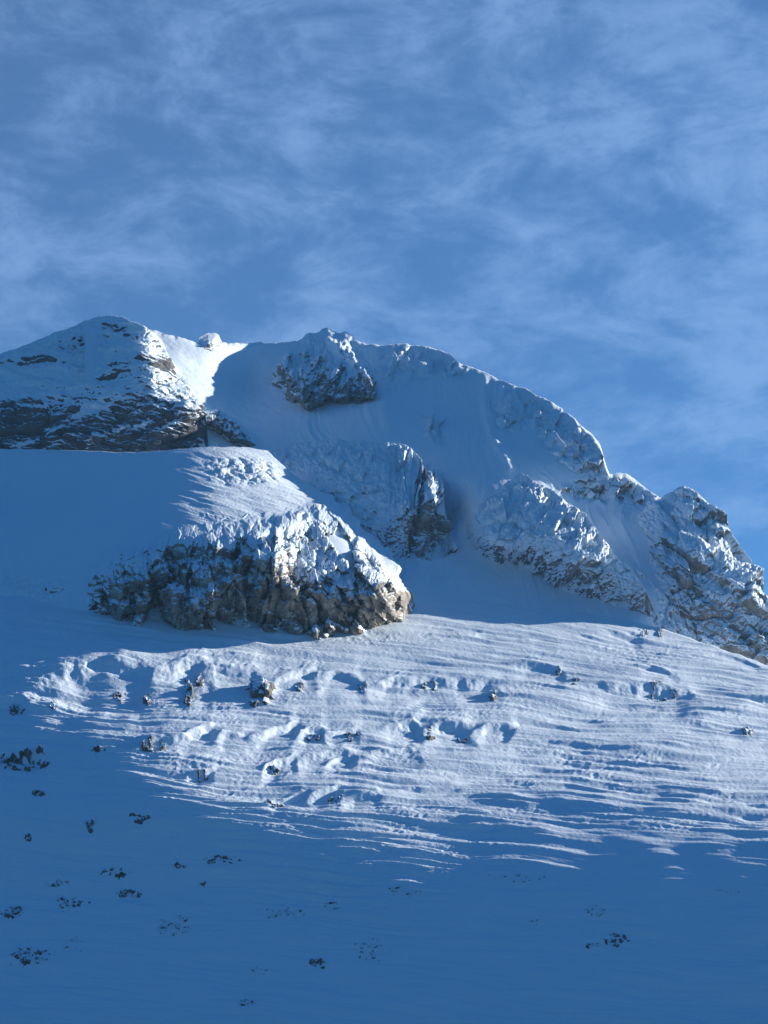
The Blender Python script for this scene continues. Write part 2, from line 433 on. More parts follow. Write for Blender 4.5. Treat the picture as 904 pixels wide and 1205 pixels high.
# marker1
fD = tps(D_PTS)
px, py, Yv = layer(100, 964, 960, 470, d_top, d_bot, fD, 2.4, 3, 6)
P = point(px, py, Yv); N = normals(P)
def seg(px, py, pts, w):
    P_ = np.array(pts, float); dd = np.full(px.shape, 1e9)
    for (ax, ay), (bx, by) in zip(P_[:-1], P_[1:]):
        ex, ey = bx - ax, by - ay
        tq = np.clip(((px - ax) * ex + (py - ay) * ey) / (ex * ex + ey * ey), 0, 1)
        dd = np.minimum(dd, np.hypot(px - ax - tq * ex, py - ay - tq * ey))
    return np.exp(-(dd / w) ** 2)
z = P[..., 2]
rock_zone = np.zeros(px.shape)
for poly, soft in (([(470, 400), (500, 400), (548, 425), (545, 440), (500, 440), (460, 450), (450, 425)], 18),
                   ([(600, 450), (640, 460), (690, 500), (716, 545), (717, 562), (690, 560), (665, 540), (640, 512), (620, 490), (600, 478)], 14),
                   ([(660, 575), (720, 556), (775, 580), (790, 600), (740, 590), (690, 588)], 8),
                   ([(498, 488), (524, 492), (522, 516), (502, 512)], 8),
                   ([(580, 475), (615, 470), (612, 500), (585, 500)], 12),
                   ([(600, 590), (680, 620), (660, 660), (580, 640)], 20)):
    rock_zone = np.maximum(rock_zone, sst(-soft, soft, poly_sd(px, py, poly)))
lump = billow(P[..., 0] / 45, P[..., 1] / 60, z / 55, 4, 81) - 0.55
disp = rock_zone * (7 * lump + 6 * facets(px / 22, py / 22, 16, .9, .3) + 4.2 * facets(px / 9, py / 9, 17, .9, .3))
disp += 5 * fbm(P[..., 0] / 160, P[..., 1] / 160, z / 260, 3, 82)
disp += 0.5 * fbm(P[..., 0] / 14, P[..., 1] / 20, z / 30, 3, 83)
wx_ = px + 14 * fbm(px / 60, py / 60, 0, 2, 86)
disp += 1.3 * sst(300, 380, px) * fbm((wx_ - 0.25 * py) / 9.0, py / 75.0, 0, 3, 85) * sst(-0.3, 0.5, fbm(px / 70, py / 50, 3, 2, 87)) * (1 - rock_zone)
# avalanche ribs down the bowl
for pts, a, w in (([(572, 440), (571, 480), (580, 515), (600, 552)], 2.6, 5), ([(508, 445), (510, 490)], 1.3, 7), ([(450, 400), (445, 430), (455, 500), (470, 520)], 1.5, 8), ([(545, 435), (530, 470), (520, 500)], 2, 14), ([(360, 490), (370, 530)], 2, 14)):
    disp += a * seg(px, py, pts, w)
disp *= sst(0, 10, py - d_top(px))* .9 + .1
P += N * disp[..., None]
rock = -1.35 + 1.1 * rock_zone * sst(-0.5, 0.6, fbm(P[..., 0] / 60, P[..., 1] / 60, z / 60, 3, 84))
rock += 0.7 * seg(px, py, [(672, 580), (690, 576), (710, 571)], 4)
P, A = back_rows(P, {'rock': rock, 'rime': 0.15 + rock_zone}, 12, 22, 0.9)
P, A = widen(P, A, None, 0.5)
tag(grid_mesh('mountain', P, A, M_RIME), kind='structure')

# -- the snow dome above the outcrop
b_top = lerpc([(-80, 540), (0, 528), (80, 530), (160, 533), (245, 526), (285, 526), (315, 530), (330, 545), (350, 562), (375, 576), (400, 594), (425, 625), (445, 642), (462, 664), (475, 695), (484, 716), (492, 730)])
b_bot = lerpc([(-80, 740), (0, 752), (100, 770), (492, 775)])
B_PTS = [(x, y, ys(x, y) + o) for x, y, o in ((-80, 700, 0), (0, 702, 0), (60, 712, 0), (110, 722, 0), (200, 738, 8), (300, 742, 8), (400, 738, 8), (480, 725, 4))]
b0 = ys(200, 738)
B_PTS += [(-80, 770, ys(-80, 700) - 60), (200, 775, b0 + 0), (400, 775, b0 + 5), (484, 768, ys(484, 725) + 0),
          (-80, 620, b0 + 190), (0, 620, b0 + 150), (100, 640, b0 + 92), (200, 640, b0 + 90), (300, 650, b0 + 85), (400, 660, b0 + 95), (450, 690, b0 + 75),
          (-80, 545, b0 + 400), (0, 532, b0 + 332), (80, 534, b0 + 278), (160, 536, b0 + 256), (245, 530, b0 + 264), (285, 530, b0 + 288), (315, 534, b0 + 305), (345, 562, b0 + 292), (400, 600, b0 + 248), (445, 646, b0 + 190), (475, 700, b0 + 105),
          (0, 580, b0 + 250), (100, 580, b0 + 190), (200, 580, b0 + 178), (260, 580, b0 + 186), (300, 585, b0 + 202), (330, 590, b0 + 214), (380, 620, b0 + 178)]
fB = tps(B_PTS)
px, py, Yv = layer(-80, 492, 640, 330, b_top, b_bot, fB, 0.8, 9)
P = point(px, py, Yv); N = normals(P)
qq = py - 0.35 * px
zoneB = sst(190, 260, px + 0.3 * (py - 560)) * sst(400, 340, px)
disp = 3.0 * fbm(P[..., 0] / 90, P[..., 1] / 90, 0, 3, 91)
disp += (0.15 + 0.7 * zoneB) * fbm(px / 34, (py - 0.25 * px) / 4.0, 0, 3, 92)
rz = np.zeros(px.shape)
for poly, soft in (([(240, 545), (290, 538), (318, 545), (322, 565), (300, 570), (250, 562)], 8), ([(0, 672), (40, 680), (80, 690), (70, 712), (30, 700), (0, 695)], 10)):
    rz = np.maximum(rz, sst(-soft, soft, poly_sd(px, py, poly)))
disp += rz * 9 * (billow(P[..., 0] / 20, P[..., 1] / 20, P[..., 2] / 20, 4, 93) - 0.5)
disp *= sst(0, 8, py - b_top(px)) * .85 + .15
P += N * disp[..., None]
P, A = back_rows(P, {'rock': -1.5 + 1.25 * rz, 'rime': 0.2 + zoneB * .4 + rz * .5}, 12, 18, 0.7)
P, A = widen(P, A, 0.03, None)
tag(grid_mesh('snow_dome', P, A, M_CRAG), kind='structure')

# -- rock outcrops standing out of a slope
def outcrop(name, label, cat, poly, Yf, bulge, mat, nx, ny, dispf, rock_f, soft=10, pad=14, group=None, edge=6, seed=0, edge_n=5.0, sink=4.0):
    P_ = np.array(poly, float)
    x0, x1 = P_[:, 0].min() - pad, P_[:, 0].max() + pad
    y0, y1 = P_[:, 1].min() - pad, P_[:, 1].max() + pad
    px = np.broadcast_to(np.linspace(x0, x1, nx), (ny, nx)).copy()
    py = np.broadcast_to(np.linspace(y1, y0, ny)[:, None], (ny, nx)).copy()
    sd = poly_sd(px, py, poly) + edge_n * fbm(px / 16.0, py / 16.0, 0, 3, seed)
    env = sst(0, soft, sd)
    Yv = Yf(px, py)
    Bv = bulge(px, py)
    off = -sink * sst(0, -edge, sd) * 2 + Bv * env
    P = point(px, py, Yv - off)
    N = normals(P)
    dd = dispf(P, px, py) * env
    P = P + N * dd[..., None]
    A = {'rock': rock_f(P, px, py), 'rime': 0.35 + 0 * px}
    keep = sd > -edge
    o = grid_mesh(name, P, A, mat, keep)
    return tag(o, label, cat, group)

# the big brown outcrop under the dome
crag_poly = [(98, 700), (112, 668), (135, 650), (180, 640), (205, 612), (240, 608), (275, 608), (310, 606), (345, 600), (375, 586), (402, 600), (428, 628), (446, 645), (462, 668), (474, 695), (486, 724), (482, 748), (400, 772), (330, 775), (250, 775), (180, 770), (125, 752), (100, 728)]
crag_top = lerpc([(90, 700), (135, 668), (180, 652), (210, 636), (270, 632), (310, 626), (345, 618), (375, 604), (400, 612), (430, 640), (460, 676), (484, 722)])
def crag_bulge(px, py):
    ct, cb = crag_top(px), 741 - 12 * sst(420, 484, px) - 14 * sst(150, 95, px) + 9 * fbm(px / 26.0, 0 * px, 3.0, 3, 77)
    lin = np.clip((cb - py) / np.maximum(cb - ct, 6), -0.4, 1.3)
    w = 0.25 * fbm(px / 45, py / 45, 0, 2, 5)
    L0 = facets(px / 58.0 + w, py / 75.0, 4, 1.1, 0.5)
    dr = sst(315, 365, px)
    L1 = (1 - dr) * facets(px / 25.0 + w, py / 80.0, 1, 1.0, 0.6) + dr * facets((px - 0.7 * py) / 21.0 + w, (py + 0.7 * px) / 85.0, 6, 1.0, 0.6)
    hgt = np.maximum(cb - ct, 6)
    led = 0.47 + 0.16 * fbm(px / 38.0, 0 * px, 4.0, 3, 7)           # a broken ledge half way up
    led2 = 0.78 + 0.12 * fbm(px / 26.0, 0 * px, 9.0, 2, 8)
    hk = np.clip(hgt / 90.0, 0, 1)
    base = 3 + 0.72 * hgt * lin * sst(-26, 2, py - ct) - hk * (13 * sst(led - 0.05, led + 0.06, lin) + 9 * sst(led2 - 0.04, led2 + 0.05, lin))
    base = base * sst(496, 440, px) * (1 - 0.8 * sst(320, 370, px) * sst(700, 650, py))
    calm = (0.16 + 0.84 * sst(-2, 22, py - ct)) * sst(16, -2, py - cb)
    gully = seg(px, py, [(322, 622), (340, 640), (372, 662), (405, 700)], 9) + seg(px, py, [(285, 742), (283, 722)], 8) + seg(px, py, [(182, 744), (178, 720)], 6)
    calm = calm * (0.3 + 0.7 * hk)
    wells = seg(px, py, [(262, 655), (258, 690)], 8) + seg(px, py, [(290, 662), (292, 692)], 6) + seg(px, py, [(181, 690), (183, 736)], 6) + .7 * seg(px, py, [(232, 690), (242, 704)], 6) + .8 * seg(px, py, [(330, 690), (322, 735)], 5)
    return base - 15 * wells + calm * (15 * L0 + 13 * L1 + 7 * billow(px / 30.0, py / 60.0, 0, 2, 101) + 6 * billow(px / 14.0 + w, py / 85.0, 5, 2, 107)) - 11 * gully
def crag_disp(P, px, py):
    calm = 0.22 + 0.78 * sst(-4, 20, py - crag_top(px))
    return calm * (2.8 * facets(px / 11.0, py / 15.0, 2, 0.9, 0.5) + 1.0 * facets(px / 5.2, py / 6.5, 3, 0.9, 0.4) + 0.6 * fbm(px / 3.0, py / 4.0, 0, 3, 105))
def crag_rock(P, px, py):
    g = 0.17 - 0.4 * sst(430, 470, px) - 0.45 * sst(310, 350, px) * sst(680, 600, py) * 1.0
    g = g - 0.6 * sst(655, 615, py) + 0.75 * fbm(px / 40.0, py / 26.0, 0, 3, 106) - 0.35 * sst(170, 110, px)
    g -= 1.1 * seg(px, py, [(322, 622), (340, 640), (372, 662), (405, 700)], 8) + 0.9 * seg(px, py, [(285, 742), (283, 722)], 8)
    g -= 1.3 * sst(722, 742, py) * sst(-0.1, 0.35, fbm(px / 22.0, py / 30.0, 5, 2, 109))
    g -= 1.2 * seg(px, py, [(318, 632), (300, 640), (322, 650)], 8)
    return g
outcrop('rock_outcrop', 'large brown grey rock outcrop under the smooth snow dome, its cliff lit by low sun', 'rock outcrop', crag_poly, fB, crag_bulge, M_CRAG, 860, 360, crag_disp, crag_rock, soft=12, seed=11, edge_n=8.0)

# -- the dark banded peak on the left
c_top = lerpc([(-80, 432), (0, 417), (30, 405), (60, 394), (95, 380), (115, 373), (132, 370), (150, 376), (168, 384), (180, 392), (192, 404), (205, 428), (218, 446), (232, 468), (242, 492), (246, 520), (248, 545)])
c_bot = lerpc([(-80, 572), (248, 572)])
c0 = 1560
C_PTS = [(-80, 560, c0 + 60), (0, 560, c0 + 25), (100, 560, c0), (200, 560, c0 - 10), (240, 560, c0 + 20), (246, 540, c0 + 60),
         (-80, 480, c0 + 130), (0, 475, c0 + 90), (100, 480, c0 + 55), (180, 480, c0 + 40), (225, 480, c0 + 65), (240, 490, c0 + 105),
         (-80, 440, c0 + 240), (0, 425, c0 + 205), (60, 420, c0 + 180), (130, 420, c0 + 132), (180, 425, c0 + 80), (197, 440, c0 + 90), (208, 440, c0 + 150),
         (60, 396, c0 + 240), (132, 372, c0 + 220), (165, 384, c0 + 185), (180, 394, c0 + 185), (192, 408, c0 + 200)]
C_PTS = [(x, y, c0 + (v - c0) * 0.75) for x, y, v in C_PTS]
fC = tps(C_PTS)
px, py, Yv = layer(-80, 248, 560, 400, c_top, c_bot, fC, 2.2, 13)
P = point(px, py, Yv); N = normals(P)
zz = P[..., 2] + 0.16 * P[..., 0] + 10 * fbm(P[..., 0] / 80, P[..., 1] / 80, P[..., 2] / 80, 3, 111)
bed = fbm(P[..., 0] / 120.0, P[..., 1] / 120.0, zz / 15.0, 4, 112)
cut = billow(P[..., 0] / 60, P[..., 1] / 60, zz / 22, 4, 113) - 0.5
_lw = sst(455, 490, py); disp = 7 * bed + 8 * cut + (0.3 + 7 * _lw) * facets(px / 46, (py + .16 * px) / 22, 5, .9, .5) + (1.0 + 2.6 * _lw) * facets(px / 19, (py + .16 * px) / 9, 6, .9, .5) + 1.2 * fbm(P[..., 0] / 9, P[..., 1] / 9, zz / 6, 3, 114)
disp *= sst(0, 10, py - c_top(px)) * .8 + .2
P += N * disp[..., None]
lowm = sst(462, 500, py + 10 * fbm(px / 40, py / 20, 0, 2, 115) - 0.06 * (px - 100))
rock = -0.95 + 1.5 * lowm + 0.55 * sst(150, 200, px) * sst(500, 420, py)
rock += 0.5 * fbm(px / 45, (py + .15 * px) / 10, 0, 3, 116)
for pts, w in (([(72, 410), (95, 402)], 6), ([(0, 428), (15, 426), (60, 421)], 3), ([(125, 383), (160, 398)], 5), ([(165, 420), (200, 432)], 6), ([(120, 432), (150, 430)], 3)):
    rock += 1.1 * seg(px, py, pts, w)
for pts, w_ in (([(10, 528), (60, 508), (90, 490), (118, 474)], 5), ([(105, 524), (150, 506), (175, 498)], 4), ([(180, 512), (205, 502), (208, 492)], 4), ([(60, 524), (100, 516)], 3)):
    rock -= 1.5 * seg(px, py, pts, w_)
P, A = back_rows(P, {'rock': rock, 'rime': 0.6 + 0 * px}, 12, 24, 1.0)
P, A = widen(P, A, 0.25, None)
tag(grid_mesh('rock_peak', P, A, M_STRATA), 'dark rocky peak with banded snowy ledges at the left end of the skyline', 'mountain peak')

# -- summit knob of rock with a snow crest
knob_poly = [(330, 418), (345, 408), (362, 402), (384, 394), (405, 398), (424, 420), (440, 440), (447, 462), (440, 472), (420, 474), (402, 476), (384, 472), (372, 482), (362, 488), (352, 480), (340, 466), (328, 450), (326, 432)]
outcrop('summit_rock', 'craggy grey rock below the highest snow crest, patched with snow', 'rock outcrop', knob_poly, fD,
        lambda px, py: 6 + 30 * sst(395, 470, py) + 9 * (0.3 + 0.7 * sst(402, 436, py)) * facets((px + .3 * py) / 22, py / 46, 7, 1.0, .6) + 16 * np.exp(-((px - 395 - (py - 395) * .9) / 14) ** 2) + 14 * seg(px, py, [(390, 396), (408, 412), (436, 436)], 9) * sst(450, 420, py),
        M_RIME, 330, 260, lambda P, px, py: (0.3 + 0.7 * sst(400, 432, py)) * 3.2 * facets((px + .3 * py) / 9, py / 15, 8, .9, .5) + 1.5 * facets(px / 4.5, py / 6, 9, .9, .4),
        lambda P, px, py: -0.25 + 0.95 * sst(402, 462, py) - 1.6 * seg(px, py, [(385, 396), (402, 412), (418, 432)], 9) + 0.5 * fbm(px / 20, py / 16, 0, 3, 123), soft=8, seed=21)

outcrop('summit_rock', 'small rime crusted rock on the skyline beside the sunlit snow patch', 'rock', [(240, 401), (245, 398), (252, 399), (254, 405), (248, 412), (242, 410)], fD,
        lambda px, py: 8 + 7 * billow(px / 7, py / 7, 0, 2, 131), M_RIME, 70, 60, lambda P, px, py: 3 * fbm(px / 4, py / 4, 0, 3, 132),
        lambda P, px, py: -0.25 + 0.8 * sst(408, 414, py) + 0 * px, soft=4, seed=23, edge_n=2)
outcrop('rock_rib', 'rock rib half buried in snow at the right foot of the dark banded peak', 'rock outcrop', [(242, 480), (256, 482), (275, 492), (292, 508), (304, 524), (290, 526), (268, 515), (250, 505), (243, 498)], fD,
        lambda px, py: 14 + 22 * billow(px / 14, py / 14, 0, 3, 133), M_RIME, 150, 110, lambda P, px, py: 5 * fbm(px / 6, py / 6, 0, 3, 134),
        lambda P, px, py: -0.1 + 0.5 * fbm(px / 9, py / 9, 0, 3, 135), soft=6, seed=24, edge_n=3)

# -- middle buttress
e_top = lerpc([(290, 545), (318, 530), (345, 522), (385, 516), (430, 519), (470, 521), (484, 527), (492, 535), (500, 545), (508, 545), (516, 552), (522, 570), (524, 595), (528, 620), (534, 640), (540, 662)])
e_bot = lerpc([(290, 600), (340, 620), (400, 665), (440, 700), (540, 700)])
e0 = 1380
E_PTS = [(290, 600, 1570), (340, 625, 1550), (400, 668, 1480), (440, 660, up(490, 655) + 6), (450, 690, up(490, 655) + 25), (500, 690, up(500, 655) + 22), (530, 690, up(530, 655) + 22), (540, 668, up(540, 655) + 14),
         (300, 548, 1590), (350, 540, 1572), (400, 560, 1525), (450, 580, 1490), (480, 590, 1468), (500, 600, 1460), (515, 600, 1472), (523, 595, 1500),
         (345, 522, 1612), (400, 518, 1600), (450, 522, 1585), (484, 530, 1562), (500, 546, 1545), (516, 554, 1548), (500, 657, up(500, 657) - 2), (525, 660, up(525, 660) - 2), (470, 650, up(490, 650) - 2), (500, 635, up(500, 657) + 22), (525, 635, up(525, 657) + 28)]
fE = tps(E_PTS)
px, py, Yv = layer(290, 540, 480, 330, e_top, e_bot, fE, 2.2, 17, 7)
P = point(px, py, Yv); N = normals(P)
right = sst(435, 492, px + 0.15 * (py - 560))
col = billow(px / 15.0 + 0.3 * fbm(px / 20, py / 20, 0, 2, 141), py / 90.0, 0, 3, 142) - 0.45
disp = right * (9 * col + 9 * facets(px / 17, py / 60, 10, 1.0, .6) + 3.5 * facets(px / 8, py / 16, 11, .9, .5)) + (1 - right) * (4 * fbm(px / 30, py / 18, 0, 4, 143) + 2.6 * facets((px + py) / 13, (py - .5 * px) / 9, 18, .9, .3)) + 3.0 * (billow(px / 7, py / 7, 0, 3, 144) - .5) + 1.2 * fbm((px + py) / 6, (py - .4 * px) / 4, 0, 3, 145)
disp -= 9 * seg(px, py, [(501, 545), (497, 580), (492, 620), (488, 650)], 3.5)
disp *= sst(0, 8, py - e_top(px)) * .8 + .2
P += N * disp[..., None]
rock = -1.7 + 0.35 * right + 0.85 * sst(478, 500, px + 0.1 * (py - 560)) + 0.15 * sst(590, 640, py) * sst(420, 450, px) + 0.6 * fbm(px / 16, py / 24, 0, 3, 146)
for pts, w in (([(415, 583), (430, 577)], 5), ([(498, 560), (494, 620)], 6), ([(450, 585), (455, 580)], 3)):
    rock += 0.9 * seg(px, py, pts, w)
P, A = back_rows(P, {'rock': rock, 'rime': 0.9 + 0 * px}, 10, 16, 1.0)
tag(grid_mesh('rock_buttress', P, A, M_RIME), 'rime plastered buttress with fluted rock columns on its right edge, in mid bowl', 'rock outcrop')

# -- right hand rocky ridge
f_top = lerpc([(530, 640), (545, 618), (560, 598), (580, 578), (598, 566), (612, 557), (622, 560), (640, 572), (655, 580), (668, 592), (690, 604), (702, 622), (715, 640), (728, 655), (745, 672), (760, 695), (770, 715), (778, 735)])
f_bot = lerpc([(530, 660), (600, 700), (650, 735), (778, 775)])
F_PTS = [(530, 650, up(530, 650) + 60), (560, 650, up(560, 650) - 2)] + [(x, y, up(x, y) - 4) for x, y in ((600, 662), (640, 680), (680, 698), (720, 712), (760, 724))] + [(776, 735, up(776, 730) + 8), (600, 700, up(600, 662) + 6), (650, 722, up(650, 684) + 6), (700, 745, up(700, 705) + 6), (760, 760, up(760, 724) + 6),
         (550, 615, 1490), (580, 580, 1510), (612, 559, 1515), (640, 574, 1505), (670, 594, 1490), (702, 624, 1465), (728, 657, 1442), (760, 697, 1412), (600, 620, 1450), (640, 640, 1432), (680, 670, 1412), (580, 640, 1436)]
fF = tps(F_PTS)
fF0 = fF; fF = lambda x, y: fF0(x, y) + 50 * sst(570, 532, x) ** 2
px, py, Yv = layer(530, 778, 470, 300, f_top, f_bot, fF, 3.0, 19)
P = point(px, py, Yv); N = normals(P)
band = sst(-70, -10, (py - f_top(px)) * -1 + 0) 
disp = 6 * facets((px + .6 * py) / 30, (py - .6 * px) / 34, 12, 1.0, .4) + 2.5 * facets((px + .6 * py) / 12, (py - .6 * px) / 14, 13, .9, .4) + 3 * (billow(px / 8, py / 9, 0, 3, 152) - .5) + 1.2 * fbm(px / 4, py / 4, 0, 2, 153)
disp *= sst(0, 8, py - f_top(px)) * .8 + .2
mF = sst(540, 580, px) * sst(700, 670, py - 0.25 * (px - 620))
P += N * (disp * (0.25 + .75 * mF))[..., None]
rock = -2.35 + 0.95 * seg(px, py, [(648, 668), (690, 668), (722, 695), (755, 716)], 22) + 0.65 * fbm((px + .5 * py) / 12, (py - .5 * px) / 20, 0, 3, 154)
P, A = back_rows(P, {'rock': rock, 'rime': 1.0 + 0 * px}, 10, 12, 1.1)
tag(grid_mesh('rocky_ridge', P, A, M_RIME), 'snow plastered rocky ridge sloping down to the right, beside the shaded gully', 'rocky ridge')

# -- far right crag
g_top = lerpc([(690, 700), (712, 660), (735, 630), (752, 606), (768, 590), (785, 580), (805, 573), (818, 578), (832, 590), (846, 603), (858, 622), (872, 640), (886, 658), (895, 676), (898, 698), (904, 704), (930, 712), (964, 735)])
g_bot = lerpc([(690, 750), (760, 765), (830, 790), (904, 825), (964, 850)])
g0 = ys(830, 757) + 50
G_PTS = [(690, 740, g0 + 100), (760, 760, g0 + 10), (830, 785, g0 - 20), (904, 820, g0), (964, 845, g0 + 30),
         (705, 680, g0 + 220), (735, 635, g0 + 250), (768, 592, g0 + 265), (805, 575, g0 + 255), (846, 606, g0 + 215), (872, 642, g0 + 185), (895, 680, g0 + 150), (930, 715, g0 + 120), (964, 738, g0 + 110),
         (740, 690, g0 + 120), (780, 660, g0 + 105), (810, 650, g0 + 85), (840, 670, g0 + 80), (870, 690, g0 + 85), (800, 720, g0 + 30), (850, 740, g0 + 15), (900, 760, g0 + 40)]
G_PTS = [(x, y, g0 + (v - g0) * 0.5) for x, y, v in G_PTS]
fG = tps(G_PTS)
px, py, Yv = layer(690, 964, 520, 380, g_top, g_bot, fG, 2.2, 29)
P = point(px, py, Yv); N = normals(P)
a_ = (px + 0.75 * py); c_ = (py - 0.85 * px)
disp = 9 * facets(c_ / 34, a_ / 70, 14, 1.0, .5) + 4 * facets(c_ / 13, a_ / 26, 15, .9, .5) + 3 * (billow(px / 9, py / 11, 0, 3, 162) - .5) + 1.2 * fbm(px / 4, py / 4, 0, 2, 163)
disp *= sst(0, 8, py - g_top(px)) * .8 + .2
P += N * disp[..., None]
rgt = sst(770, 820, px + 0.1 * (py - 650))
rock = -1.5 + 0.45 * rgt + 0.55 * fbm(c_ / 16, a_ / 45, 0, 3, 164)
rock += 0.9 * seg(px, py, [(790, 650), (815, 690), (850, 730), (895, 765)], 20) + 0.5 * seg(px, py, [(840, 610), (880, 660)], 12)
P, A = back_rows(P, {'rock': rock, 'rime': 0.9 + 0 * px}, 10, 16, 1.1)
P, A = widen(P, A, None, 0.6)
tag(grid_mesh('rock_crag', P, A, M_RIME), 'steep pale rock crag with dark diagonal cracks at the right end of the skyline', 'rock outcrop')

# ------------------------------------------------------------------ small rocks breaking through the snow slope
def slope_rock(px0, py0, w, h, label, height=4.0, cover=0.35, seed=0, lump=6.0, snowy=0.25, cat='rock', name='rock', group=None, cut=0.0):
    """a rock bed w x h pixels in extent that pokes through the snow in one or several knobs"""
    nx = int(max(26, w * 2.6)); ny = int(max(20, h * 3.2))
    u = np.broadcast_to(np.linspace(-1.25, 1.25, nx), (ny, nx)); v = np.broadcast_to(np.linspace(1.25, -1.25, ny)[:, None], (ny, nx))
    px = px0 + u * w / 2; py = py0 + v * h / 2
    P = PS(px, np.minimum(py, 1230))
    r = np.sqrt(u * u + v * v)
    env = sst(1.2, 0.5, r + 0.25 * fbm(px / 9, py / 7, 0, 2, seed + 3))
    k = 0.42 + 0.3 * facets(px / lump, py / (lump * .8), seed, .8, .5) + 0.16 * facets(px / (lump * .4), py / (lump * .35), seed + 1, .8, .4) - (1 - cover) + 0.12
    height = height * 0.55
    hgt = height * (env * (k * 1.9) - (1 - env) * 1.2) - cut
    P = P + hgt[..., None] * np.array([0.0, -0.55, 0.83])
    P[..., 2] += 0.3 * height * env * np.clip(k, 0, 1)
    rk = 0.85 - snowy * 2 + 0.4 * fbm(px / 6, py / 5, 1, 2, seed + 9)
    keep = hgt > -0.75 * height
    o = grid_mesh(name, P, {'rock': rk, 'rime': 0.2 + 0 * rk}, M_SLOPE, keep)
    return tag(o, label, cat, group)

